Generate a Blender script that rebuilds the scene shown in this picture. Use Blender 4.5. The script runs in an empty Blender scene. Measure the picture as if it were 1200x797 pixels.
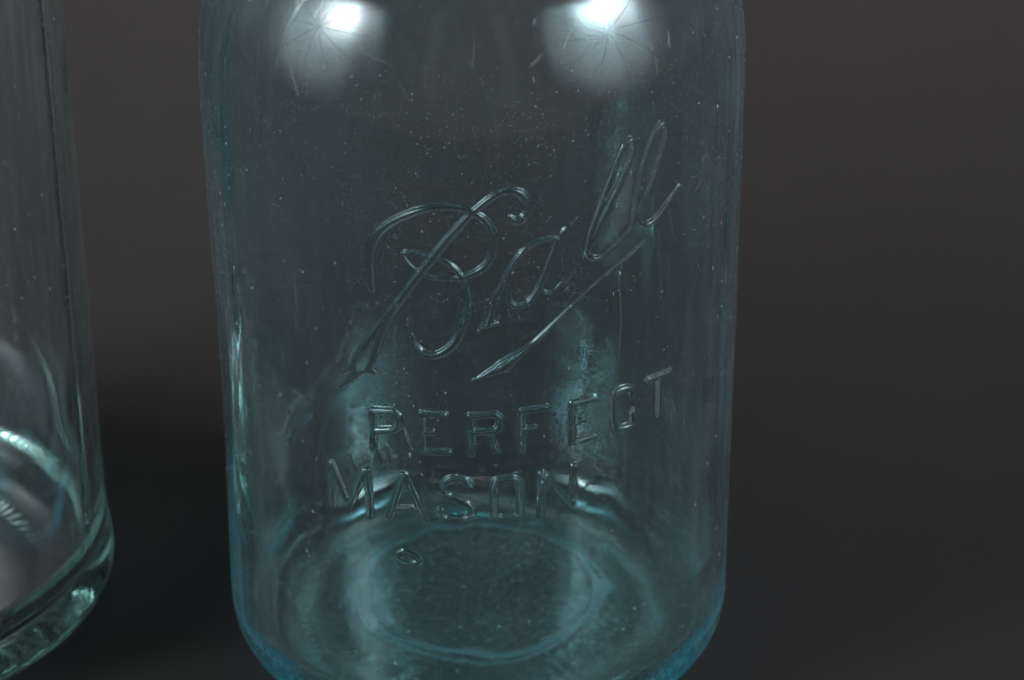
import bpy, math
import numpy as np
from mathutils import Matrix, Vector

scene = bpy.context.scene
MM = 0.001

# ------------------------------------------------------------------ camera
cam_data = bpy.data.cameras.new("camera")
cam = bpy.data.objects.new("camera", cam_data)
scene.collection.objects.link(cam)
scene.camera = cam
cam_data.sensor_width = 36.0
cam_data.lens = 100.2
cam_data.clip_start = 0.02
cam_data.clip_end = 50.0
_p, _r = math.radians(29.0), math.radians(-0.25)
_f = Vector((0, math.cos(_p), -math.sin(_p)))
_rt = Vector((1, 0, 0))
_up = _rt.cross(_f)
_rt2 = math.cos(_r) * _rt + math.sin(_r) * _up
_up2 = -math.sin(_r) * _rt + math.cos(_r) * _up
M = Matrix.Identity(4)
for i in range(3):
    M[i][0], M[i][1], M[i][2] = _rt2[i], _up2[i], -_f[i]
M[0][3], M[1][3], M[2][3] = 6.7 * MM, -469.7 * MM, 325.26 * MM
cam.matrix_world = M
cam_data.dof.use_dof = True
cam_data.dof.focus_distance = 0.490
cam_data.dof.aperture_fstop = 22.0

# ------------------------------------------------------------------ dim studio room
world = bpy.data.worlds.new("World")
scene.world = world
world.use_nodes = True
bg = world.node_tree.nodes["Background"]
bg.inputs[0].default_value = (1.0, 0.97, 0.95, 1)
bg.inputs[1].default_value = 0.125

# ------------------------------------------------------------------ two photographic umbrellas
def umbrella_lamp(name, az, el, dist, radius, power, hot_uv, spin):
    """A shoot-through umbrella: a disc lamp, hot where the flash head points, with thin ribs."""
    ld = bpy.data.lights.new(name, 'AREA')
    ld.shape = 'DISK'
    ld.size = radius * 2
    ld.energy = power
    ld.use_nodes = True
    nt = ld.node_tree
    em = nt.nodes["Emission"]
    N, L = nt.nodes.new, nt.links.new
    def math_(op, a, b=None, c=None):
        n = N('ShaderNodeMath'); n.operation = op
        for i, v in enumerate((a, b, c)):
            if v is None: continue
            if isinstance(v, (int, float)): n.inputs[i].default_value = v
            else: L(v, n.inputs[i])
        return n.outputs[0]
    geo = N('ShaderNodeNewGeometry')
    sep = N('ShaderNodeSeparateXYZ'); L(geo.outputs['Parametric'], sep.inputs[0])
    x = math_('MULTIPLY_ADD', sep.outputs[0], 2.0, -1.0)
    y = math_('MULTIPLY_ADD', sep.outputs[1], 2.0, -1.0)
    r = math_('SQRT', math_('ADD', math_('MULTIPLY', x, x), math_('MULTIPLY', y, y)))
    dx, dy = math_('SUBTRACT', x, hot_uv[0]), math_('SUBTRACT', y, hot_uv[1])
    d2 = math_('ADD', math_('MULTIPLY', dx, dx), math_('MULTIPLY', dy, dy))
    hot = math_('EXPONENT', math_('MULTIPLY', d2, -15.0))
    broad = math_('EXPONENT', math_('MULTIPLY', math_('MULTIPLY', r, r), -2.6))
    val = math_('ADD', math_('MULTIPLY', hot, 6.0), math_('MULTIPLY', broad, 0.84))
    edge = math_('SMOOTH_MIN', 1.0, math_('MULTIPLY', math_('MAXIMUM', math_('SUBTRACT', 1.0, r), 0.0), 3.0), 0.2)
    val = math_('MULTIPLY', val, edge)
    ang = math_('ADD', math_('ARCTAN2', y, x), spin)
    rib = math_('MULTIPLY', math_('ABSOLUTE', math_('SINE', math_('MULTIPLY', ang, 5.0))), r)   # ten ribs
    rib = math_('MINIMUM', 1.0, math_('MULTIPLY_ADD', rib, 6.5, 0.52))
    val = math_('MULTIPLY', val, rib)
    L(val, em.inputs['Strength'])
    cm = N('ShaderNodeMix'); cm.data_type = 'RGBA'           # whiter where the flash head shines through the cloth
    cm.inputs[6].default_value = (0.76, 0.89, 1.0, 1); cm.inputs[7].default_value = (0.98, 0.99, 1.0, 1)
    L(hot, cm.inputs[0]); L(cm.outputs[2], em.inputs['Color'])
    o = bpy.data.objects.new(name, ld)
    scene.collection.objects.link(o)
    a, e = math.radians(az), math.radians(el)
    tgt = Vector((0, 0, 0.13))
    d = Vector((math.sin(a) * math.cos(e), -math.cos(a) * math.cos(e), math.sin(e)))
    o.location = tgt + d * dist
    o.rotation_euler = (-d).to_track_quat('-Z', 'Y').to_euler()
    return o

umbrella_lamp("studio_umbrella", 62, 22, 1.2, 0.76, 24.5, (0.18, 0.3), 0.2)
umbrella_lamp("studio_umbrella.001", -70, 22, 1.2, 0.76, 24.5, (0.2, 0.25), 0.35)

# added fill lamp, out of view, to brighten the upper part of the black cloth
_bd = bpy.data.lights.new("added_backdrop_fill", 'AREA')
_bd.shape = 'RECTANGLE'; _bd.size = 1.2; _bd.size_y = 0.15; _bd.energy = 1.9; _bd.spread = math.radians(70)
_bd.color = (1.0, 0.86, 0.83)
_bo = bpy.data.objects.new("added_backdrop_fill", _bd); scene.collection.objects.link(_bo)
_bo.location = (0.0, -0.05, 0.85)
_bo.rotation_euler = (Vector((0.0, 0.36, 0.28)) - Vector(_bo.location)).to_track_quat('-Z', 'Y').to_euler()

vs = scene.view_settings
vs.view_transform = 'Standard'
vs.look = 'None'
vs.gamma = 1.0
vs.exposure = 0.0
vs.use_curve_mapping = False
cy = scene.cycles
cy.max_bounces = 28
cy.transmission_bounces = 28
cy.glossy_bounces = 16
cy.diffuse_bounces = 4
cy.transparent_max_bounces = 16
cy.caustics_reflective = True
cy.caustics_refractive = True
cy.blur_glossy = 0.3
cy.sample_clamp_indirect = 40.0
cy.use_denoising = True
try:
    cy.denoiser = 'OPENIMAGEDENOISE'
    cy.denoising_input_passes = 'RGB_ALBEDO_NORMAL'
    cy.denoising_prefilter = 'ACCURATE'
except Exception:
    pass

# ------------------------------------------------------------------ materials
class NT:
    def __init__(self, mat):
        mat.use_nodes = True
        self.t = mat.node_tree
        self.t.nodes.clear()
    def n(self, kind, **kw):
        nd = self.t.nodes.new(kind)
        for k, v in kw.items(): setattr(nd, k, v)
        return nd
    def l(self, a, b): self.t.links.new(a, b)
    def m(self, op, a, b=None, c=None, clamp=False):
        nd = self.n('ShaderNodeMath', operation=op, use_clamp=clamp)
        for i, v in enumerate((a, b, c)):
            if v is None: continue
            if isinstance(v, (int, float)): nd.inputs[i].default_value = v
            else: self.l(v, nd.inputs[i])
        return nd.outputs[0]
    def noise(self, vec, scale, detail=3.0, rough=0.55, stretch=None):
        if stretch:
            mp = self.n('ShaderNodeMapping'); mp.inputs['Scale'].default_value = stretch
            self.l(vec, mp.inputs[0]); vec = mp.outputs[0]
        nd = self.n('ShaderNodeTexNoise')
        nd.inputs['Scale'].default_value = scale
        nd.inputs['Detail'].default_value = detail
        nd.inputs['Roughness'].default_value = rough
        self.l(vec, nd.inputs['Vector'])
        return nd.outputs['Fac']

def glass_material(name, absorb_col, density, haze, tint=(1, 1, 1), volume=True, film=(0.80, 0.84, 0.84)):
    """Old pressed glass: clear dielectric with an absorbing body, filmed with fine dust,
    dried water streaks, specks and (point attribute 'haze') scuffs, scratches and painted reflection streaks."""
    mat = bpy.data.materials.new(name)
    g = NT(mat)
    out = g.n('ShaderNodeOutputMaterial')
    tc = g.n('ShaderNodeTexCoord').outputs['Object']
    at = g.n('ShaderNodeAttribute', attribute_name='haze').outputs['Fac']
    # film thickness: clouds, vertical streaks, specks
    cloud = g.m('POWER', g.noise(tc, 55.0, 4.0, 0.6), 2.0)
    streak = g.m('POWER', g.noise(tc, 1.0, 3.0, 0.6, (700, 700, 28)), 3.0)
    fine = g.noise(tc, 1500.0, 2.0, 0.7)
    vor = g.n('ShaderNodeTexVoronoi', feature='F1'); vor.inputs['Scale'].default_value = 520.0
    g.l(tc, vor.inputs['Vector'])
    sepc = g.n('ShaderNodeSeparateColor'); g.l(vor.outputs['Color'], sepc.inputs[0])
    big = g.m('GREATER_THAN', sepc.outputs[0], 0.90)
    size = g.m('MULTIPLY_ADD', sepc.outputs[1], 0.11, 0.05)
    speck = g.m('MULTIPLY', big, g.m('LESS_THAN', vor.outputs['Distance'], size))
    speck = g.m('MULTIPLY', speck, g.m('MULTIPLY_ADD', sepc.outputs[2], 16.0, 2.0))
    film_amt = g.m('ADD', g.m('MULTIPLY', cloud, 1.7), g.m('MULTIPLY', streak, 3.4))
    film_amt = g.m('MULTIPLY', film_amt, g.m('MULTIPLY_ADD', g.m('POWER', fine, 2.0), 3.6, 0.1))
    film_amt = g.m('ADD', film_amt, speck)
    film_amt = g.m('MULTIPLY', film_amt, at)
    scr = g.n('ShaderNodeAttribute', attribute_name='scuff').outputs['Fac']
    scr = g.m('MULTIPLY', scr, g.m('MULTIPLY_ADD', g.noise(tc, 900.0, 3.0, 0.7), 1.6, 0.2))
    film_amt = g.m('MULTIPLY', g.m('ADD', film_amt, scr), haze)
    # a thin film looks denser at grazing angles (longer path through it)
    geo = g.n('ShaderNodeNewGeometry')
    dot = g.n('ShaderNodeVectorMath', operation='DOT_PRODUCT')
    g.l(geo.outputs['Incoming'], dot.inputs[0]); g.l(geo.outputs['Normal'], dot.inputs[1])
    cosv = g.m('MAXIMUM', g.m('ABSOLUTE', dot.outputs['Value']), 0.25)
    fac = g.m('MINIMUM', g.m('DIVIDE', film_amt, cosv), 0.65)
    glass = g.n('ShaderNodeBsdfGlass')
    glass.inputs['IOR'].default_value = 1.5
    glass.inputs['Roughness'].default_value = 0.0
    glass.inputs['Color'].default_value = (*tint, 1)
    dif = g.n('ShaderNodeBsdfDiffuse'); dif.inputs[0].default_value = (*film, 1)
    trl = g.n('ShaderNodeBsdfTranslucent'); trl.inputs[0].default_value = (*film, 1)
    dust = g.n('ShaderNodeMixShader'); dust.inputs[0].default_value = 0.4
    g.l(dif.outputs[0], dust.inputs[1]); g.l(trl.outputs[0], dust.inputs[2])
    mix = g.n('ShaderNodeMixShader')
    g.l(fac, mix.inputs[0]); g.l(glass.outputs[0], mix.inputs[1]); g.l(dust.outputs[0], mix.inputs[2])
    g.l(mix.outputs[0], out.inputs['Surface'])
    if volume:
        va = g.n('ShaderNodeVolumeAbsorption')
        va.inputs['Color'].default_value = (*absorb_col, 1)
        va.inputs['Density'].default_value = density
        g.l(va.outputs[0], out.inputs['Volume'])
    return mat

HAZE = 0.0172
AQUA = glass_material("aqua_glass", (0.0, 0.83, 0.895), 52.0, HAZE)
AQUA_RELIEF = glass_material("aqua_glass_relief", (0, 0, 0), 0, HAZE * 0.2, tint=(0.78, 0.965, 0.975), volume=False)
PALE = glass_material("pale_green_glass", (0.745, 0.835, 0.818), 80.0, 0.020)

def backdrop_material():
    mat = bpy.data.materials.new("black_felt")
    g = NT(mat)
    out = g.n('ShaderNodeOutputMaterial')
    tc = g.n('ShaderNodeTexCoord').outputs['Object']
    b = g.n('ShaderNodeBsdfPrincipled')
    b.inputs['Roughness'].default_value = 0.95
    b.inputs['Specular IOR Level'].default_value = 0.12
    cr = g.n('ShaderNodeMix', data_type='RGBA')
    cr.inputs[6].default_value = (0.0226, 0.0208, 0.0203, 1)
    cr.inputs[7].default_value = (0.0300, 0.0274, 0.0268, 1)
    f = g.m('ADD', g.m('MULTIPLY', g.noise(tc, 22.0, 5.0, 0.6), 0.6), g.m('MULTIPLY', g.noise(tc, 420.0, 4.0, 0.7), 0.5))
    g.l(f, cr.inputs[0]); g.l(cr.outputs[2], b.inputs['Base Color'])
    bump = g.n('ShaderNodeBump'); bump.inputs['Strength'].default_value = 0.25; bump.inputs['Distance'].default_value = 0.0004
    g.l(g.noise(tc, 1400.0, 3.0, 0.7), bump.inputs['Height']); g.l(bump.outputs[0], b.inputs['Normal'])
    g.l(b.outputs[0], out.inputs['Surface'])
    return mat

# ------------------------------------------------------------------ backdrop sweep (table, curve, wall)
def build_backdrop():
    prof = [(-0.55, 0.0), (-0.3, 0.0), (0.0, 0.0), (0.10, 0.0)]
    rad, y0 = 0.26, 0.10
    for k in range(1, 25):
        a = math.pi / 2 * k / 24
        prof.append((y0 + rad * math.sin(a), rad - rad * math.cos(a)))
    prof += [(y0 + rad, 0.7), (y0 + rad, 1.3)]
    xs = np.linspace(-0.8, 0.8, 33)
    v = [(x, y, z) for (y, z) in prof for x in xs]
    n = len(xs)
    f = [(r * n + i, r * n + i + 1, (r + 1) * n + i + 1, (r + 1) * n + i) for r in range(len(prof) - 1) for i in range(n - 1)]
    me = bpy.data.meshes.new("backdrop"); me.from_pydata(v, [], f)
    me.polygons.foreach_set('use_smooth', [True] * len(f))
    me.materials.append(backdrop_material())
    o = bpy.data.objects.new("backdrop", me); scene.collection.objects.link(o)
    o['kind'] = 'structure'
    o['label'] = 'matte black cloth sweep under and behind the glass jars'
    return o
build_backdrop()

# ------------------------------------------------------------------ relief drawing on the jar's wall (theta deg, height mm, half width mm)
STROKES=[
 ('B','s',[(7.65,114.95,0.34),(8.6,114.05,0.59),(9.77,114.21,0.69),(10.83,115.21,0.64),(11.26,116.8,0.64),(10.2,118.51,0.64),(8.52,119.51,0.59),(6.52,119.58,0.59),(4.01,118.56,0.54),(0.33,115.88,0.54),(-3.38,112.2,0.59),(-7.04,107.98,0.64),(-10.45,103.84,0.59),(-14.53,98.54,0.59),(-16.56,95.99,0.64),(-18.66,92.61,0.88),(-20.81,88.9,1.27),(-22.9,85.12,1.66)]),
 ('B','s',[(-22.35,87.06,1.27),(-23.17,84.55,1.08),(-24.63,82.68,0.69),(-26.89,80.52,0.49),(-28.87,78.74,0.24)]),
 ('B','s',[(-23.33,85.05,0.98),(-21.56,84.41,0.73),(-20.11,83.92,0.44)]),
 ('B','s',[(-23.63,84.99,0.98),(-25.5,83.83,0.59),(-27.43,82.53,0.34)]),
 ('B','s',[(-20.24,100.19,0.59),(-20.86,102.03,0.78),(-21.0,104.55,0.78),(-20.43,107.66,0.69),(-19.09,110.26,0.64),(-16.89,112.53,0.59),(-13.43,114.59,0.59),(-9.2,116.2,0.54),(-4.45,116.91,0.54),(-0.81,116.28,0.54),(2.1,114.97,0.54),(3.75,112.8,0.59),(4.36,110.45,0.64),(3.92,107.82,0.64),(2.42,105.7,0.59),(0.09,104.43,0.54),(-2.99,103.6,0.44),(-6.28,103.49,0.39),(-9.22,103.83,0.39),(-11.61,105.16,0.34),(-13.62,107.49,0.34),(-11.54,108.18,0.34),(-9.13,107.61,0.39),(-6.21,107.02,0.39),(-4.11,106.09,0.44),(-2.29,104.36,0.49),(-1.26,102.1,0.54),(-0.88,99.56,0.59),(-1.3,95.98,0.59),(-2.63,92.62,0.64),(-4.92,89.97,0.64),(-7.65,88.65,0.64),(-10.09,89.0,0.64),(-11.54,90.44,0.59),(-11.93,92.37,0.29)]),
 ('a','s',[(3.26,95.04,0.81),(3.83,97.32,0.53),(4.59,99.25,0.47),(6.15,102.43,0.44),(8.04,105.87,0.44),(10.27,108.34,0.44),(13.2,109.77,0.41),(15.64,110.07,0.38),(17.58,109.82,0.38)]),
 ('a','s',[(3.53,95.03,0.63),(2.33,94.57,0.44),(1.06,93.37,0.13)]),
 ('a','s',[(3.46,94.87,0.56),(4.39,95.0,0.44),(5.17,95.03,0.25)]),
 ('a','s',[(17.84,109.44,0.38),(18.29,110.75,0.53),(19.36,111.87,0.5),(20.26,112.38,0.31),(21.05,112.93,0.09)]),
 ('a','s',[(17.12,109.63,0.44),(16.42,107.63,0.5),(15.37,105.19,0.5),(14.08,102.42,0.5),(12.68,99.97,0.5),(10.94,98.34,0.47),(8.86,97.96,0.47),(7.39,99.04,0.44),(6.92,100.93,0.38),(7.35,103.66,0.34),(8.45,106.0,0.31)]),
 ('a','s',[(13.84,101.15,0.28),(14.61,100.08,0.34),(16.38,100.03,0.34),(18.53,101.85,0.31),(20.69,103.63,0.28),(22.71,105.34,0.28)]),
 ('l','s',[(23.44,106.29,0.49),(23.96,108.92,0.46),(25.19,111.94,0.49),(27.06,115.88,0.53),(28.96,119.77,0.53),(30.69,123.22,0.53),(31.91,124.85,0.53),(33.2,125.2,0.53),(33.75,124.03,0.53),(33.12,122.07,0.56),(31.78,119.54,0.6),(29.9,116.38,0.6),(27.75,113.24,0.56),(25.64,110.05,0.53),(23.85,106.94,0.46),(23.7,105.7,0.46),(25.28,104.86,0.46),(27.23,105.1,0.42),(29.65,106.23,0.39),(32.13,107.78,0.35),(34.07,109.03,0.35)]),
 ('m','s',[(34.06,109.32,0.46),(34.46,112.48,0.49),(35.13,116.28,0.53),(36.34,119.91,0.56),(37.75,123.1,0.56),(39.26,125.36,0.53),(40.83,126.32,0.53),(42.03,125.52,0.49),(41.82,123.48,0.53),(40.86,120.9,0.53),(39.64,118.37,0.49),(38.2,115.51,0.46),(36.53,113.06,0.42),(35.13,110.69,0.42),(35.66,109.22,0.46),(37.65,108.6,0.49),(40.2,109.37,0.46),(42.83,111.18,0.35),(45.02,112.72,0.25),(46.33,113.42,0.11)]),
 ('f','s',[(36.82,105.6,0.11),(35.49,104.86,0.26),(33.24,103.68,0.41),(30.09,102.2,0.45),(26.37,100.36,0.45),(22.78,98.24,0.45),(18.42,95.2,0.48),(13.76,91.74,0.48),(11.67,90.27,0.48),(9.18,88.71,0.67),(6.28,86.73,1.04),(5.05,86.12,0.82),(2.99,85.28,0.59),(0.12,84.14,0.11)]),
 ('f','s',[(6.08,86.94,0.59),(6.61,86.04,0.45),(7.18,85.36,0.19)]),
 ('P','b',[(-20.99,76.36,0.67),(-21.06,68.62,0.67)]),
 ('P','b',[(-21.0,76.26,0.67),(-16.45,76.84,0.67),(-15.37,76.11,0.67),(-15.06,75.15,0.67),(-15.53,73.9,0.67),(-16.56,73.04,0.67),(-20.16,72.41,0.67)]),
 ('E','b',[(-10.42,77.11,0.62),(-10.6,69.34,0.62)]),
 ('E','b',[(-10.42,77.11,0.62),(-5.85,77.19,0.62)]),
 ('E','b',[(-10.5,73.35,0.62),(-8.49,73.51,0.62)]),
 ('E','b',[(-10.6,69.34,0.62),(-5.18,69.7,0.62)]),
 ('R','b',[(-0.61,77.07,0.62),(-0.38,69.54,0.62)]),
 ('R','b',[(-0.61,77.07,0.62),(4.31,77.28,0.62),(5.32,76.45,0.62),(5.41,75.2,0.62),(4.6,74.15,0.62),(-0.01,73.79,0.62)]),
 ('R','b',[(3.16,73.26,0.62),(4.57,69.74,0.62)]),
 ('F','b',[(9.96,77.52,0.62),(9.84,69.68,0.62)]),
 ('F','b',[(9.96,77.52,0.62),(14.93,77.62,0.62)]),
 ('F','b',[(9.95,73.79,0.62),(12.43,73.83,0.62)]),
 ('e','b',[(20.61,77.57,0.69),(20.67,70.05,0.69)]),
 ('e','b',[(20.61,77.57,0.69),(25.63,77.71,0.69)]),
 ('e','b',[(20.64,73.68,0.69),(22.73,74.03,0.69)]),
 ('e','b',[(20.67,69.9,0.69),(25.49,70.14,0.69)]),
 ('C','b',[(34.61,76.28,0.69),(34.01,77.55,0.69),(31.21,77.79,0.69),(30.14,76.87,0.69),(30.32,71.25,0.69),(31.55,70.01,0.69),(34.0,69.95,0.69),(34.83,70.77,0.69),(34.7,72.63,0.69)]),
 ('T','b',[(38.73,77.86,0.66),(45.03,77.37,0.66)]),
 ('T','b',[(41.9,77.37,0.66),(41.95,69.85,0.66)]),
 ('M','b',[(-31.17,63.3,0.69),(-31.13,54.77,0.69)]),
 ('M','b',[(-30.96,63.23,0.69),(-27.22,55.52,0.69)]),
 ('M','b',[(-27.22,55.52,0.69),(-23.29,63.65,0.69)]),
 ('M','b',[(-22.73,63.76,0.69),(-22.24,54.6,0.69)]),
 ('A','b',[(-14.64,64.21,0.66),(-17.87,55.27,0.66)]),
 ('A','b',[(-14.33,64.25,0.66),(-10.31,55.35,0.66)]),
 ('A','b',[(-16.49,56.99,0.66),(-12.18,57.62,0.66)]),
 ('S','b',[(-0.83,62.86,0.67),(-1.99,64.16,0.67),(-4.18,64.4,0.67),(-5.66,63.61,0.67),(-6.12,62.28,0.67),(-5.41,60.86,0.67),(-3.37,59.91,0.67),(-1.47,59.06,0.67),(-0.46,57.89,0.67),(-0.77,56.57,0.67),(-2.25,55.73,0.67),(-4.76,55.6,0.67),(-6.44,56.25,0.67),(-7.01,57.55,0.67)]),
 ('O','b',[(4.13,62.62,0.67),(4.58,63.77,0.67),(5.76,64.23,0.67),(7.52,64.17,0.67),(8.85,63.48,0.67),(9.44,62.27,0.67),(9.42,57.29,0.67),(8.82,56.22,0.67),(7.48,55.83,0.67),(5.7,55.95,0.67),(4.53,56.51,0.67),(4.09,57.65,0.67),(4.13,62.62,0.67)]),
 ('N','b',[(14.02,64.38,0.69),(13.79,55.91,0.69)]),
 ('N','b',[(14.69,63.85,0.69),(20.46,56.31,0.69)]),
 ('N','b',[(21.03,64.85,0.69),(20.78,56.1,0.69)]),
 ('g','b',[(-21.34,69.49,0.47),(-19.8,65.8,0.47)]),
 ('g','b',[(-18.03,69.44,0.47),(-17.01,66.55,0.47)]),
 ('g','b',[(-16.3,67.56,0.47),(-17.01,66.55,0.47)]),
 ('g','b',[(-14.37,73.26,0.47),(-13.2,69.47,0.47)]),
 ('b','b',[(-16.51,46.89,0.78),(-16.3,47.58,0.78),(-15.03,48.31,0.78),(-13.56,48.08,0.78),(-12.1,47.3,0.78),(-11.88,46.6,0.78),(-12.62,46.15,0.78),(-14.35,45.94,0.78),(-15.97,46.19,0.78),(-16.51,46.89,0.78)]),
]
SCRATCHES_AND_REFLECTIONS=[
 ([(30.79,101.22),(31.29,96.67),(31.62,90.79),(31.32,85.0)],0.09,0.80),
 ([(37.52,104.1),(38.81,98.83),(40.12,94.32)],0.08,0.25),
 ([(40.64,106.82),(41.3,101.41),(42.06,93.74)],0.08,0.35),
 ([(42.9,110.71),(44.86,105.59),(45.22,103.02)],0.09,0.40),
 ([(-49.84,43.01),(-49.55,35.68),(-49.59,28.12)],0.09,0.60),
 ([(-38.35,43.67),(-38.42,34.4),(-38.52,28.74)],0.08,0.50),
 ([(33.67,36.07),(34.07,28.09)],0.11,0.50),
 ([(-26.74,54.27),(-26.8,37.92)],0.08,0.40),
 ([(-45.69,145.0),(-42.57,142.7),(-38.93,139.36)],0.12,1.00),
 ([(-45.1,144.59),(-40.79,143.69)],0.11,0.80),
 ([(-42.04,146.05),(-38.7,144.44),(-36.33,142.5)],0.09,0.70),
 ([(-38.83,136.33),(-37.51,134.04),(-36.44,132.52)],0.25,0.80),
 ([(-23.7,142.19),(-20.0,141.04),(-16.75,140.43),(-14.04,140.5)],0.11,0.70),
 ([(-30.55,143.12),(-29.05,141.0),(-27.35,138.85)],0.16,0.60),
 ([(-42.23,143.03),(-39.55,141.67),(-37.68,139.86)],0.12,0.70),
 ([(12.56,140.39),(13.69,140.96),(14.89,141.76)],0.28,0.90),
 ([(14.25,146.49),(14.52,146.83)],0.25,1.30),
 ([(12.89,138.4),(13.02,137.99)],0.25,1.30),
 ([(46.03,140.64),(45.36,138.57)],0.22,1.20),
 ([(40.7,140.12),(40.45,138.8)],0.25,0.60),
 ([(41.01,137.58),(40.9,135.34)],0.19,0.70),
 ([(37.09,136.71),(37.01,135.31)],0.22,0.50),
 ([(20.0,142.33),(21.09,143.73),(22.83,145.04),(24.43,144.99),(25.28,143.89),(25.5,142.6)],0.17,1.40),
 ([(1.1,143.96),(0.89,142.35),(0.52,140.45)],0.12,0.80),
 ([(-14.34,137.99),(-13.0,136.33),(-11.91,135.04)],0.09,0.50),
 ([(-59.52,113.07),(-54.05,113.28),(-53.74,110.13)],0.11,0.35),
 ([(-38.91,99.1),(-38.77,94.18),(-38.97,87.42)],0.12,0.45),
 ([(-45.56,66.33),(-44.44,63.19)],0.23,0.30),
 ([(-59.52,89.72),(-57.22,86.33),(-56.6,82.27)],0.19,0.35),
 ([(47.25,74.47),(59.97,70.89),(78.92,63.06)],0.23,0.10),
 ([(-57.54,35.89),(-55.35,35.01)],0.19,0.40),
 ([(54.02,115.34),(55.91,116.65)],0.23,0.50),
 ([(58.7,134.23),(59.82,135.1)],0.19,0.50),
 ([(54.22,112.03),(52.1,110.79)],0.28,0.35),
 ([(-5.83,150.02),(-6.9,145.34),(-7.81,140.32),(-7.99,136.07)],1.40,0.10),  # from here, broad reflection streaks between the lamp highlights, painted into the scuff mask
 ([(6.35,149.98),(7.21,144.07),(8.62,139.58),(8.01,134.92)],1.40,0.10),
 ([(-1.75,142.98),(-4.29,138.47)],1.40,0.05),
]
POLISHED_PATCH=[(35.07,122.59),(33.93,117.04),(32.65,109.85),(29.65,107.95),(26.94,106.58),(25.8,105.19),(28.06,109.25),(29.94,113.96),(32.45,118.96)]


def catmull(p, n=8):
    p = np.asarray(p, float)
    if len(p) < 3: return p
    q = np.vstack([2 * p[0] - p[1], p, 2 * p[-1] - p[-2]])
    t = np.linspace(0, 1, n, endpoint=False)[:, None]
    out = []
    for i in range(1, len(q) - 2):
        a, b, c, d = q[i - 1], q[i], q[i + 1], q[i + 2]
        out.append(0.5 * (2 * b + (c - a) * t + (2 * a - 5 * b + 4 * c - d) * t**2 + (3 * b - a - 3 * c + d) * t**3))
    out.append(p[-1:])
    return np.vstack(out)

R0 = 48.5
def raster(U, Z, us, zs, pts, fn, acc):
    """acc = max(acc, fn(distance, half_width)) along a polyline of (u, z, hw)."""
    for a, b in zip(pts[:-1], pts[1:]):
        w = max(a[2], b[2]) + 0.6
        i0, i1 = np.searchsorted(us, [min(a[0], b[0]) - w, max(a[0], b[0]) + w])
        j0, j1 = np.searchsorted(zs, [min(a[1], b[1]) - w, max(a[1], b[1]) + w])
        if i1 <= i0 or j1 <= j0: continue
        uu, zz = U[j0:j1, i0:i1], Z[j0:j1, i0:i1]
        d = b[:2] - a[:2]
        L2 = max(d @ d, 1e-9)
        t = np.clip(((uu - a[0]) * d[0] + (zz - a[1]) * d[1]) / L2, 0, 1)
        dist = np.hypot(uu - a[0] - t * d[0], zz - a[1] - t * d[1])
        hw = a[2] + t * (b[2] - a[2])
        s = acc[j0:j1, i0:i1]
        np.maximum(s, fn(dist, hw), out=s)

def sstep(x): 
    x = np.clip(x, 0, 1); return x * x * (3 - 2 * x)
H_SCRIPT, H_BLOCK = 1.0, 0.95
def bevel(d, hw, slope, foot, cap):
    """Height of a ridge with soft foot, nearly straight flanks and a rounded crown."""
    x = np.clip(hw - d, 0, None)
    h = np.where(x < foot, x * x / (2 * foot), x - foot / 2)
    top = np.clip(x - (hw - cap), 0, None)
    h = h - top * top / (2 * cap) - 0.10 * x * x / np.maximum(hw, 0.2)
    return slope * np.maximum(h, 0) + np.minimum(0.42, 0.6 * hw) * sstep(x / 0.36)      # steeper moulded edge below the bevel
def f_script(d, hw):
    hw = np.maximum(hw * 1.32, 0.36)
    return np.minimum(bevel(d, hw, 0.62, 0.16, np.maximum(0.28 * hw, 0.12)), H_SCRIPT)
def f_block(d, hw): return np.minimum(bevel(d, hw * 1.25, 0.60, 0.15, 0.22), H_BLOCK)
def f_blister(d, hw): return 0.42 * np.cos(np.clip(d / (hw * 0.95), 0, 1) * math.pi / 2) ** 2
def f_ghost(d, hw): return 0.13 * sstep((hw * 1.1 - d) / 0.40)
def f_flat(d, hw): return sstep((hw * 1.3 - d) / (hw * 0.8 + 1e-6))

# ------------------------------------------------------------------ lathe of a closed glass section
def lathe_grid(prof, th, disp, kind):
    """prof: (m,2) of r,z from the underside's centre, over the lip, to the floor's centre.
    Returns vertex array, with the two poles merged."""
    m, n = len(prof), len(th)
    tan = np.gradient(prof, axis=0)
    nrm = np.stack([tan[:, 1], -tan[:, 0]], -1)
    nrm /= np.maximum(np.linalg.norm(nrm, axis=1, keepdims=True), 1e-9)
    r = prof[:, 0:1] + disp * nrm[:, 0:1]
    z = prof[:, 1:2] + disp * nrm[:, 1:2]
    x, y = r * np.sin(th)[None], -r * np.cos(th)[None]
    return np.stack([x, y, np.broadcast_to(z, x.shape)], -1)

def mesh_from(name, verts, quads, tris, attrs, mat):
    me = bpy.data.meshes.new(name)
    nv, nq, ntri = len(verts), len(quads), len(tris)
    me.vertices.add(nv); me.vertices.foreach_set('co', (verts * MM).astype(np.float32).ravel())
    me.loops.add(nq * 4 + ntri * 3)
    loops = np.concatenate([quads.ravel(), tris.ravel()]) if ntri else quads.ravel()
    me.loops.foreach_set('vertex_index', loops.astype(np.int32))
    me.polygons.add(nq + ntri)
    st = np.concatenate([np.arange(nq) * 4, nq * 4 + np.arange(ntri) * 3])
    me.polygons.foreach_set('loop_start', st.astype(np.int32))
    me.polygons.foreach_set('use_smooth', np.ones(nq + ntri, bool))
    me.update(calc_edges=True)
    for k, a in attrs.items():
        at = me.attributes.new(k, 'FLOAT', 'POINT'); at.data.foreach_set('value', a.astype(np.float32))
    me.materials.append(mat)
    return me

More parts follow.
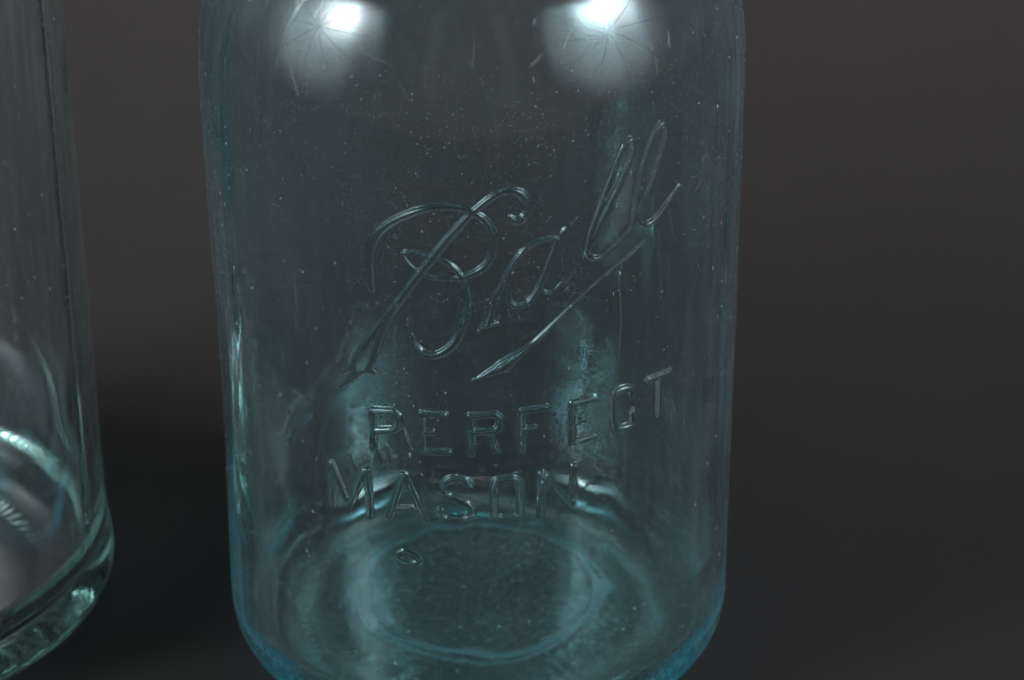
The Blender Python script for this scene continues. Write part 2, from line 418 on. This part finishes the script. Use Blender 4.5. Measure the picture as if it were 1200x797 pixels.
def grid_faces(m, n):
    """Quads of an (m rows x n columns, closed in theta) grid whose rows 0 and m-1 are poles."""
    r = np.arange(1, m - 2)[:, None]; c = np.arange(n)[None]; c1 = (c + 1) % n
    q = np.stack([r * n + c, r * n + c1, (r + 1) * n + c1, (r + 1) * n + c], -1)     # outward winding
    cc = np.arange(n); c2 = (cc + 1) % n
    t0 = np.stack([np.zeros(n, int), n + c2, n + cc], -1)
    last = (m - 1) * n
    t1 = np.stack([np.full(n, last), (m - 2) * n + cc, (m - 2) * n + c2], -1)
    return q, t0, t1

def compact(verts, quads, tris, attrs):
    used = np.unique(np.concatenate([quads.ravel(), tris.ravel()]))
    remap = np.full(len(verts), -1, int); remap[used] = np.arange(len(used))
    return verts[used], remap[quads], remap[tris], {k: a[used] for k, a in attrs.items()}

def arc(cx, cz, r, a0, a1, n):
    a = np.radians(np.linspace(a0, a1, n))
    return [(cx + r * math.cos(t), cz + r * math.sin(t)) for t in a]

def wobble(th, z, amp, seed, k=(2, 3, 5, 8), vz=(60, 38, 90, 25)):
    g = np.random.default_rng(seed); out = 0
    for kk, L in zip(k, vz):
        p, q = g.uniform(0, 6.28, 2)
        out = out + np.sin(kk * th[None] + p) * np.sin(z[:, None] / L * 6.28 + q) + 0.6 * np.sin(kk * th[None] + q)
    return amp * out / len(k)

def tag(o, label, cat=None, group=None):
    if label: o['label'] = label
    if cat: o['category'] = cat
    if group: o['group'] = group

def child(name, me, parent, label=None):
    o = bpy.data.objects.new(name, me); scene.collection.objects.link(o)
    o.parent = parent
    if label: o['label'] = label
    return o

DUST = bpy.data.materials.new("pale_dust"); DUST.use_nodes = True
_pb = DUST.node_tree.nodes["Principled BSDF"]
_pb.inputs['Base Color'].default_value = (0.36, 0.37, 0.37, 1); _pb.inputs['Roughness'].default_value = 0.9

def grains(name, G, count, seed):
    """Fine dust and lint lying on the wall: one mesh of tiny faceted grains."""
    g = np.random.default_rng(seed)
    hmm, nn = G.shape[:2]
    zc = G[:, 0, 2]; thc = np.arctan2(G[hmm // 2, :, 0], -G[hmm // 2, :, 1])
    th = g.uniform(-math.pi, math.pi, count * 3); z = g.uniform(zc.min(), zc.max(), count * 3)
    lat = g.random((48, 64))
    a = (th + math.pi) / 6.2832 * 63; b = (z - zc.min()) / np.ptp(zc) * 46
    ai, bi = a.astype(int), b.astype(int); af, bf = a - ai, b - bi
    dn = (lat[bi, ai] * (1 - af) + lat[bi, ai + 1] * af) * (1 - bf) + (lat[bi + 1, ai] * (1 - af) + lat[bi + 1, ai + 1] * af) * bf
    keep = g.random(count * 3) < np.clip((dn - 0.22) * 1.5, 0.05, 1) * (0.45 + 0.55 * np.clip((z - 20) / 120, 0, 1))
    th, z = th[keep][:count], z[keep][:count]; k = len(th)
    i = np.clip(np.searchsorted(zc, z), 0, hmm - 1); j = np.clip(np.searchsorted(thc, th), 0, nn - 1)
    c = G[i, j]
    size = 0.033 * np.exp(g.normal(0, 0.42, k)); big = g.random(k) < 0.012
    size[big] *= g.uniform(2, 3.8, big.sum())
    base = np.array([(1, 0, 0), (-1, 0, 0), (0, 1, 0), (0, -1, 0), (0, 0, 1), (0, 0, -1)], float)
    d = g.normal(size=(k, 6, 3)) * 0.35 + base[None]
    d[:, :, 2] *= g.uniform(0.8, 2.6, k)[:, None]
    rad = np.stack([np.sin(th), -np.cos(th), 0 * th], -1)
    d -= 0.75 * (d @ rad[:, :, None]) * rad[:, None]      # grains lie flat on the wall
    v = c[:, None] + d * size[:, None, None] + rad[:, None] * (size * 0.1)[:, None, None]
    f = np.array([(0, 2, 4), (2, 1, 4), (1, 3, 4), (3, 0, 4), (2, 0, 5), (1, 2, 5), (3, 1, 5), (0, 3, 5)])
    tr = (f[None] + (np.arange(k) * 6)[:, None, None]).reshape(-1, 3)
    return mesh_from(name, v.reshape(-1, 3), np.zeros((0, 4), int), tr, {}, DUST)

# ------------------------------------------------------------------ the aqua jar
def build_main_jar():
    root = bpy.data.objects.new("glass_jar", None)
    root.empty_display_size = 0.05
    scene.collection.objects.link(root)
    tag(root, "aqua blue canning jar embossed with script and block lettering, standing in the middle", "jar")
    Z0 = 118.0
    def rs(z): return R0 - 2.5e-4 * np.maximum(z - Z0, 0) ** 3
    # columns
    th = np.radians(np.concatenate([np.arange(-180, -72, 2.0), np.arange(-72, -35, 0.3), np.arange(-35, 51, 0.147),
                                    np.arange(51, 84, 0.3), np.arange(84, 180, 2.0)]))
    n = len(th)
    # outer profile
    under = [(0, 2.4)] + [(r, 2.4 * (1 - (r / 36.0) ** 2)) for r in np.arange(0.8, 35.6, 0.4)]
    heel = arc(36.5, 12.0, 12.0, -90, 0, 46)
    wall = [(rs(z), z) for z in np.concatenate([np.arange(12.4, 44, 0.4), np.arange(44, 128, 0.125), np.arange(128, 148, 0.3)])]
    z_s = 148.0; r_s = float(rs(np.array(z_s)))
    tilt = math.degrees(math.atan(7.5e-4 * 30 ** 2))
    cx, cz = r_s - 14 * math.cos(math.radians(tilt)), z_s - 14 * math.sin(math.radians(tilt))
    sh = arc(cx, cz, 14, tilt, 72, 16)
    rx, rz = sh[-1]
    fx, fz = rx + 3 * math.cos(math.radians(72)), rz + 3 * math.sin(math.radians(72))
    neck = arc(fx, fz, 3, 252, 180, 8)[1:]
    nr, nz = neck[-1]
    top = [(nr, nz + 0.8), (nr + 1.6, nz + 1.6), (nr + 2.2, nz + 2.8), (nr + 1.6, nz + 4.0), (nr, nz + 4.8), (nr, nz + 7)]
    top += [(nr + 1.2, nz + 8), (nr + 1.2, nz + 9), (nr, nz + 10), (nr, nz + 13), (nr + 1.2, nz + 14), (nr + 1.2, nz + 15), (nr, nz + 16), (nr, nz + 19)]
    lip = arc(nr - 2.0, nz + 19, 2.0, 0, 180, 12)
    T = 3.7
    inn = [(nr - 3.9, nz + 14), (nr - 3.75, nz + 6)]
    inn += arc(fx, fz, 3 + T, 180, 252, 12)
    inn += arc(cx, cz, 14 - T, 72, tilt, 16)
    for z in np.arange(147.4, 118, -0.8):
        sl = 7.5e-4 * (z - Z0) ** 2; k = math.hypot(1, sl)
        inn.append((float(rs(np.array(z))) - T / k, z - T * sl / k))
    inn += [(R0 - T - 0.5 * (1 - z / 118) , z) for z in np.arange(118, 15, -0.9)]
    inn += arc(R0 - T - 0.45 - 6.5, 14.5, 6.5, 0, -84, 40)
    er, ez = inn[-1]
    inn += [(r, ez + 0.9 * (1 - (r / er) ** 2)) for r in np.linspace(er, 0, 30)[1:]]
    prof = np.array(under + heel + wall + sh[1:] + neck + top + lip + inn, float)
    m = len(prof)
    n_out = len(under + heel + wall + sh[1:] + neck + top)
    zrow = prof[:, 1]
    disp = np.zeros((m, n))
    # hand-made unevenness, larger inside than outside
    body_rows = np.zeros(m); s0 = len(under) + len(heel)
    body_rows[:n_out] = sstep((zrow[:n_out] - 4) / 14) * sstep((156 - zrow[:n_out]) / 10) * (np.arange(n_out) >= len(under))
    disp += (body_rows * (0.35 + 0.65 * sstep((zrow - 35) / 40)))[:, None] * wobble(th, zrow, 0.16, 3)
    left = np.exp(-((th + math.radians(80)) / math.radians(32)) ** 2)
    disp += body_rows[:, None] * left[None] * (0.36 * np.cos((zrow - 118) / 58.0 * math.pi / 1.0 * 0.95))[:, None]
    inner_rows = np.zeros(m); k0 = n_out + len(lip)
    inner_rows[k0:] = 1.0
    fade_pole = np.where(zrow < 16, 0.25 * np.clip(prof[:, 0] / 30.0, 0, 1), 0.35 + 0.65 * sstep((zrow - 35) / 40))
    disp += (inner_rows * fade_pole)[:, None] * (wobble(th, zrow, 0.26, 8) + wobble(th, zrow, 0.055, 9, (17, 23, 31, 41), (160, 220, 140, 300)))
    hrow = (np.arange(m) >= m - 30 - 40 - 14) & (np.arange(m) < m - 29)
    ripple = np.sin(zrow[hrow][:, None] * 6.5 + 2.0 * np.sin(3 * th)[None] + 1.2 * np.sin(11 * th)[None])
    disp[hrow] += 0.032 * ripple * (0.6 + 0.4 * np.sin(7 * th))[None]
    fl = np.arange(m) >= m - 30
    fr = prof[fl, 0:1]; fX, fY = fr * np.sin(th)[None], fr * np.cos(th)[None]
    disp[fl] += 0.045 * (np.sin(fX * 0.9 + 1) * np.sin(fY * 0.7) + np.sin(fX * 0.43 + fY * 0.6 + 2) + 0.5 * np.sin(fX * 1.9 - fY * 1.3)) * np.clip(fr / 4, 0, 1)
    haze = np.full((m, n), 0.7); haze[n_out:] = (0.5 + 1.7 * sstep((60 - zrow[n_out:]) / 60))[:, None]; haze[-30:] = 2.8; haze[:len(under)] = (0.8 + 6.5 * sstep((34 - prof[:len(under), 0]) / 6))[:, None]; haze[len(under):len(under) + 40] = 0.3
    scuff = np.zeros((m, n))
    scuff[fl] += 8.0 * np.exp(-((fr - 34.2) / 1.8) ** 2) * (0.7 + 0.3 * np.sin(2 * th + 1) * np.sin(5 * th))[None]
    # relief
    w0 = s0 + int(np.searchsorted(zrow[s0:s0 + len(wall)], 26)); w1 = s0 + len(wall)
    us, zs = R0 * th, zrow[w0:w1]
    U, Z = np.meshgrid(us, zs)
    keys = ['-']; fields = []
    def key_id(k):
        if k not in keys: keys.append(k); fields.append(np.zeros_like(U))
        return keys.index(k) - 1
    ghost = np.zeros_like(U)
    for k, kd, p in STROKES:
        q = np.array([(R0 * math.radians(a), b, c) for a, b, c in p])
        if kd == 's': q = catmull(q); q[:, 2] = np.maximum(q[:, 2], 0.12)
        if k == 'g': raster(U, Z, us, zs, q, f_ghost, ghost); continue
        if k in 'SOCb' and kd == 'b': q = catmull(q, 6)
        raster(U, Z, us, zs, q, f_script if kd == 's' else (f_blister if k == 'b' else f_block), fields[key_id(k)])
    F = np.stack(fields)
    H = F.max(0); ID = F.argmax(0) + 1; ID[H < 0.006] = 0
    disp[w0:w1] += np.maximum(H, ghost)
    # scratches, painted reflection streaks, rubbed patch
    sc = np.zeros_like(U)
    for p, hw, a in SCRATCHES_AND_REFLECTIONS:
        q = catmull(np.array([(R0 * math.radians(t), z, max(hw, 0.1)) for t, z in p]), 8)
        tmp = np.zeros_like(U); raster(U, Z, us, zs, q, f_flat, tmp)
        sc = np.maximum(sc, tmp * a * 7.0)
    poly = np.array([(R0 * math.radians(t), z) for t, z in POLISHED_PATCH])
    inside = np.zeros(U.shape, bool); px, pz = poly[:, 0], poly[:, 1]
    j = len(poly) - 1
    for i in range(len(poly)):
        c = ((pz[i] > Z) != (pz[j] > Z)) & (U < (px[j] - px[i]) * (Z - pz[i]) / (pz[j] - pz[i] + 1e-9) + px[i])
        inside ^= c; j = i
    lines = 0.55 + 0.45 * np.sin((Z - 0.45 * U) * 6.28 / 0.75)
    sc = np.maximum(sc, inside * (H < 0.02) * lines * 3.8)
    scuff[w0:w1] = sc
    # underside: bearing ring worn grey, off-centre bottle-machine scar with a feathered edge
    b1 = len(under) + 30
    r_ = prof[:b1, 0:1]; X = r_ * np.sin(th)[None]; Y = -r_ * np.cos(th)[None]
    worn = np.exp(-((r_ - 35.2) / 2.0) ** 2) * (0.65 + 0.35 * np.sin(3 * th + 1) * np.sin(7 * th))[None]
    scuff[:b1] += 24.0 * worn
    dx, dy = X - 0.0, Y - 6.5
    ang = np.arctan2(dy, dx); rr = np.hypot(dx, dy)
    ring_r = 23.2 + 0.25 * np.sin(2 * ang + 0.6) + 0.3 * np.sin(5 * ang + 2) + 0.15 * np.sin(13 * ang)
    near = np.clip(0.55 - 0.55 * np.sin(ang - 0.3), 0.12, 1)
    scar = np.exp(-((rr - ring_r) / 0.7) ** 2) + 0.7 * near * np.exp(-((rr - ring_r - 1.7 - 0.6 * np.sin(3 * ang)) / 0.5) ** 2)
    scar += 0.9 * np.exp(-(((ang - 0.03) / 0.10) ** 2)) * np.exp(-((rr - ring_r - 2.0) / 1.5) ** 2)
    scuff[:b1] += 34.0 * scar * (0.45 + 0.75 * near)
    disp[:b1] -= 0.28 * np.exp(-((rr - ring_r) / 0.8) ** 2) - 0.15 * np.exp(-((rr - ring_r - 1.8) / 0.7) ** 2)
    disp[0] = 0; disp[-1] = 0; disp[0] = disp[0].mean(); 
    V = lathe_grid(prof, th, disp, None).reshape(-1, 3)
    V[:, 2] -= V[:, 2].min() - 0.02
    q, t0, t1 = grid_faces(m, n)
    # which relief a quad belongs to
    QID = np.zeros(q.shape[:2], int)
    idg = np.zeros((m, n), int); idg[w0:w1] = ID
    rows = np.arange(1, m - 2)
    stack = np.stack([idg[rows], np.roll(idg, -1, 1)[rows], idg[rows + 1], np.roll(idg, -1, 1)[rows + 1]])
    QID = stack.max(0).ravel()
    quads = q.reshape(-1, 4); tris = np.vstack([t0, t1])
    attrs = {'haze': haze.ravel(), 'scuff': scuff.ravel()}
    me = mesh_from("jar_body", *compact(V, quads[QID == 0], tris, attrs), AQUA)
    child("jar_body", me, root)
    labels = {'B': ('letter', 'embossed script capital B with looped bowls and a spear foot'), 'a': ('letter', 'embossed script small a with barbed foot'),
              'l': ('letter', 'first of two tall looped script l'), 'm': ('letter', 'last looped script l with upturned tail'),
              'f': ('flourish', 'embossed pointed underline stroke below the script word'), 'b': ('blister', 'small oval blister in the glass below the block lettering')}
    words = {'P': 'first letter P of the upper block word', 'E': 'second letter E of the upper block word', 'R': 'third letter R of the upper block word',
             'F': 'fourth letter F of the upper block word', 'e': 'fifth letter E of the upper block word', 'C': 'sixth letter C of the upper block word',
             'T': 'last letter T of the upper block word', 'M': 'first letter M of the lower block word', 'A': 'second letter A of the lower block word',
             'S': 'third letter S of the lower block word', 'O': 'fourth letter O of the lower block word', 'N': 'last letter N of the lower block word'}
    none = np.zeros((0, 3), int)
    for i, k in enumerate(keys):
        if i == 0: continue
        nm, lb = labels.get(k, ('letter', words.get(k)))
        child(nm, mesh_from(nm, *compact(V, quads[QID == i], none, attrs), AQUA_RELIEF), root, lb)
    child("dust", grains("dust", V.reshape(m, n, 3)[len(under) + 12:n_out - 60], 30000, 5), root)['kind'] = 'stuff'
    return root
build_main_jar()

# ------------------------------------------------------------------ the pale jar at the left
def build_left_jar():
    R = 53.0
    th = np.radians(np.arange(-180, 180, 0.5)); n = len(th)
    under = [(0, 3.0)] + [(r, 3.0 * (1 - (r / 41.0) ** 2)) for r in np.arange(1.0, 40.6, 0.4)]
    heel = arc(43.0, 4.5, 4.5, -100, -40, 12)[1:] + [(47.6, 2.2), (49.6, 3.0), (51.6, 4.1), (53.2, 5.5), (54.0, 7.2), (54.15, 9.0), (53.9, 11.6), (53.5, 14.8), (53.15, 18.5)]
    wall = [(R, z) for z in np.arange(21, 190, 1.2)]
    top = arc(R - 16, 190, 16, 0, 68, 16)
    rx, rz = top[-1]
    top += [(rx - 1.6, rz + 1.2), (rx - 2.2, rz + 3.0), (rx - 2.2, rz + 20)]
    lip = arc(rx - 4.4, rz + 20, 2.2, 0, 180, 10)[1:]
    T = 4.6
    inn = [(rx - 6.8, rz + 8)] + [(R - T - 16 + 16 * math.cos(a), 188 + 14 * math.sin(a)) for a in np.radians(np.linspace(66, 0, 12))]
    inn += [(R - T, z) for z in np.arange(186, 21, -1.2)]
    inn += arc(R - T - 13.0, 20.0, 13.0, 0, -80, 40)
    er, ez = inn[-1]
    inn += [(r, ez - 1.1 * (1 - (r / er) ** 2)) for r in np.linspace(er, 0, 90)[1:]]
    prof = np.array(under + heel + wall + top + lip + inn, float)
    m = len(prof); zrow = prof[:, 1]
    n_out = len(under + heel + wall + top)
    disp = np.zeros((m, n))
    rows = np.arange(m)
    ow = (rows >= len(under) + len(heel)) & (rows < n_out) & (zrow < 186)
    disp[ow] += wobble(th, zrow[ow], 0.15, 21)
    iw = rows >= n_out + len(lip) + 14
    disp[iw] += wobble(th, zrow[iw], 0.18, 22) * np.clip(prof[iw, 0:1] / 30, 0, 1)
    # knurled bearing ring of little bumps round the heel
    kn = (rows >= len(under) - 6) & (rows < len(under) + 16)
    rk = np.arange(m)[kn][:, None]
    disp[kn] += 0.16 * np.maximum(0, np.sin(th * 130)[None]) ** 2 * np.sin(np.clip((rk - rk.min()) / (np.ptp(rk) + 1e-6), 0, 1) * math.pi)
    # mould seam up the right side
    seam = np.exp(-((th - math.radians(78)) / math.radians(0.7)) ** 2)
    disp[ow] += 0.22 * seam[None]
    haze = np.ones((m, n)); haze[n_out:] = 0.55
    scuff = np.zeros((m, n))
    haze[len(under) - 8:len(under) + len(heel)] = 0.15
    b1 = len(under) + 8
    r_ = prof[:b1, 0:1]; X = r_ * np.sin(th)[None]; Y = -r_ * np.cos(th)[None]
    scuff[:b1] += 0.6 * np.exp(-((r_ - 42) / 1.6) ** 2) * (0.6 + 0.4 * np.sin(th * 9) * np.sin(th * 4 + 1))[None]
    ring = np.exp(-((np.hypot(X - 2, Y + 1) - 27.5) / 0.5) ** 2)
    disp[:b1] -= 0.25 * ring; scuff[:b1] += 0.8 * ring
    disp[0] = 0; disp[-1] = 0
    V = lathe_grid(prof, th, disp, None).reshape(-1, 3)
    V[:, 2] -= V[:, 2].min() - 0.02
    q, t0, t1 = grid_faces(m, n)
    root = bpy.data.objects.new("glass_jar", None); root.empty_display_size = 0.05
    scene.collection.objects.link(root)
    tag(root, "pale green nearly clear jar with a knurled base, at the left edge", "jar")
    attrs = {'haze': haze.ravel(), 'scuff': scuff.ravel()}
    me = mesh_from("jar_body", *compact(V, q.reshape(-1, 4), np.vstack([t0, t1]), attrs), PALE)
    child("jar_body", me, root)
    child("dust", grains("dust", V.reshape(m, n, 3)[len(under) + 16:n_out - 24], 8000, 6), root)['kind'] = 'stuff'
    root.location = (-128.1 * MM, 11.3 * MM, 0)
    return root
build_left_jar()
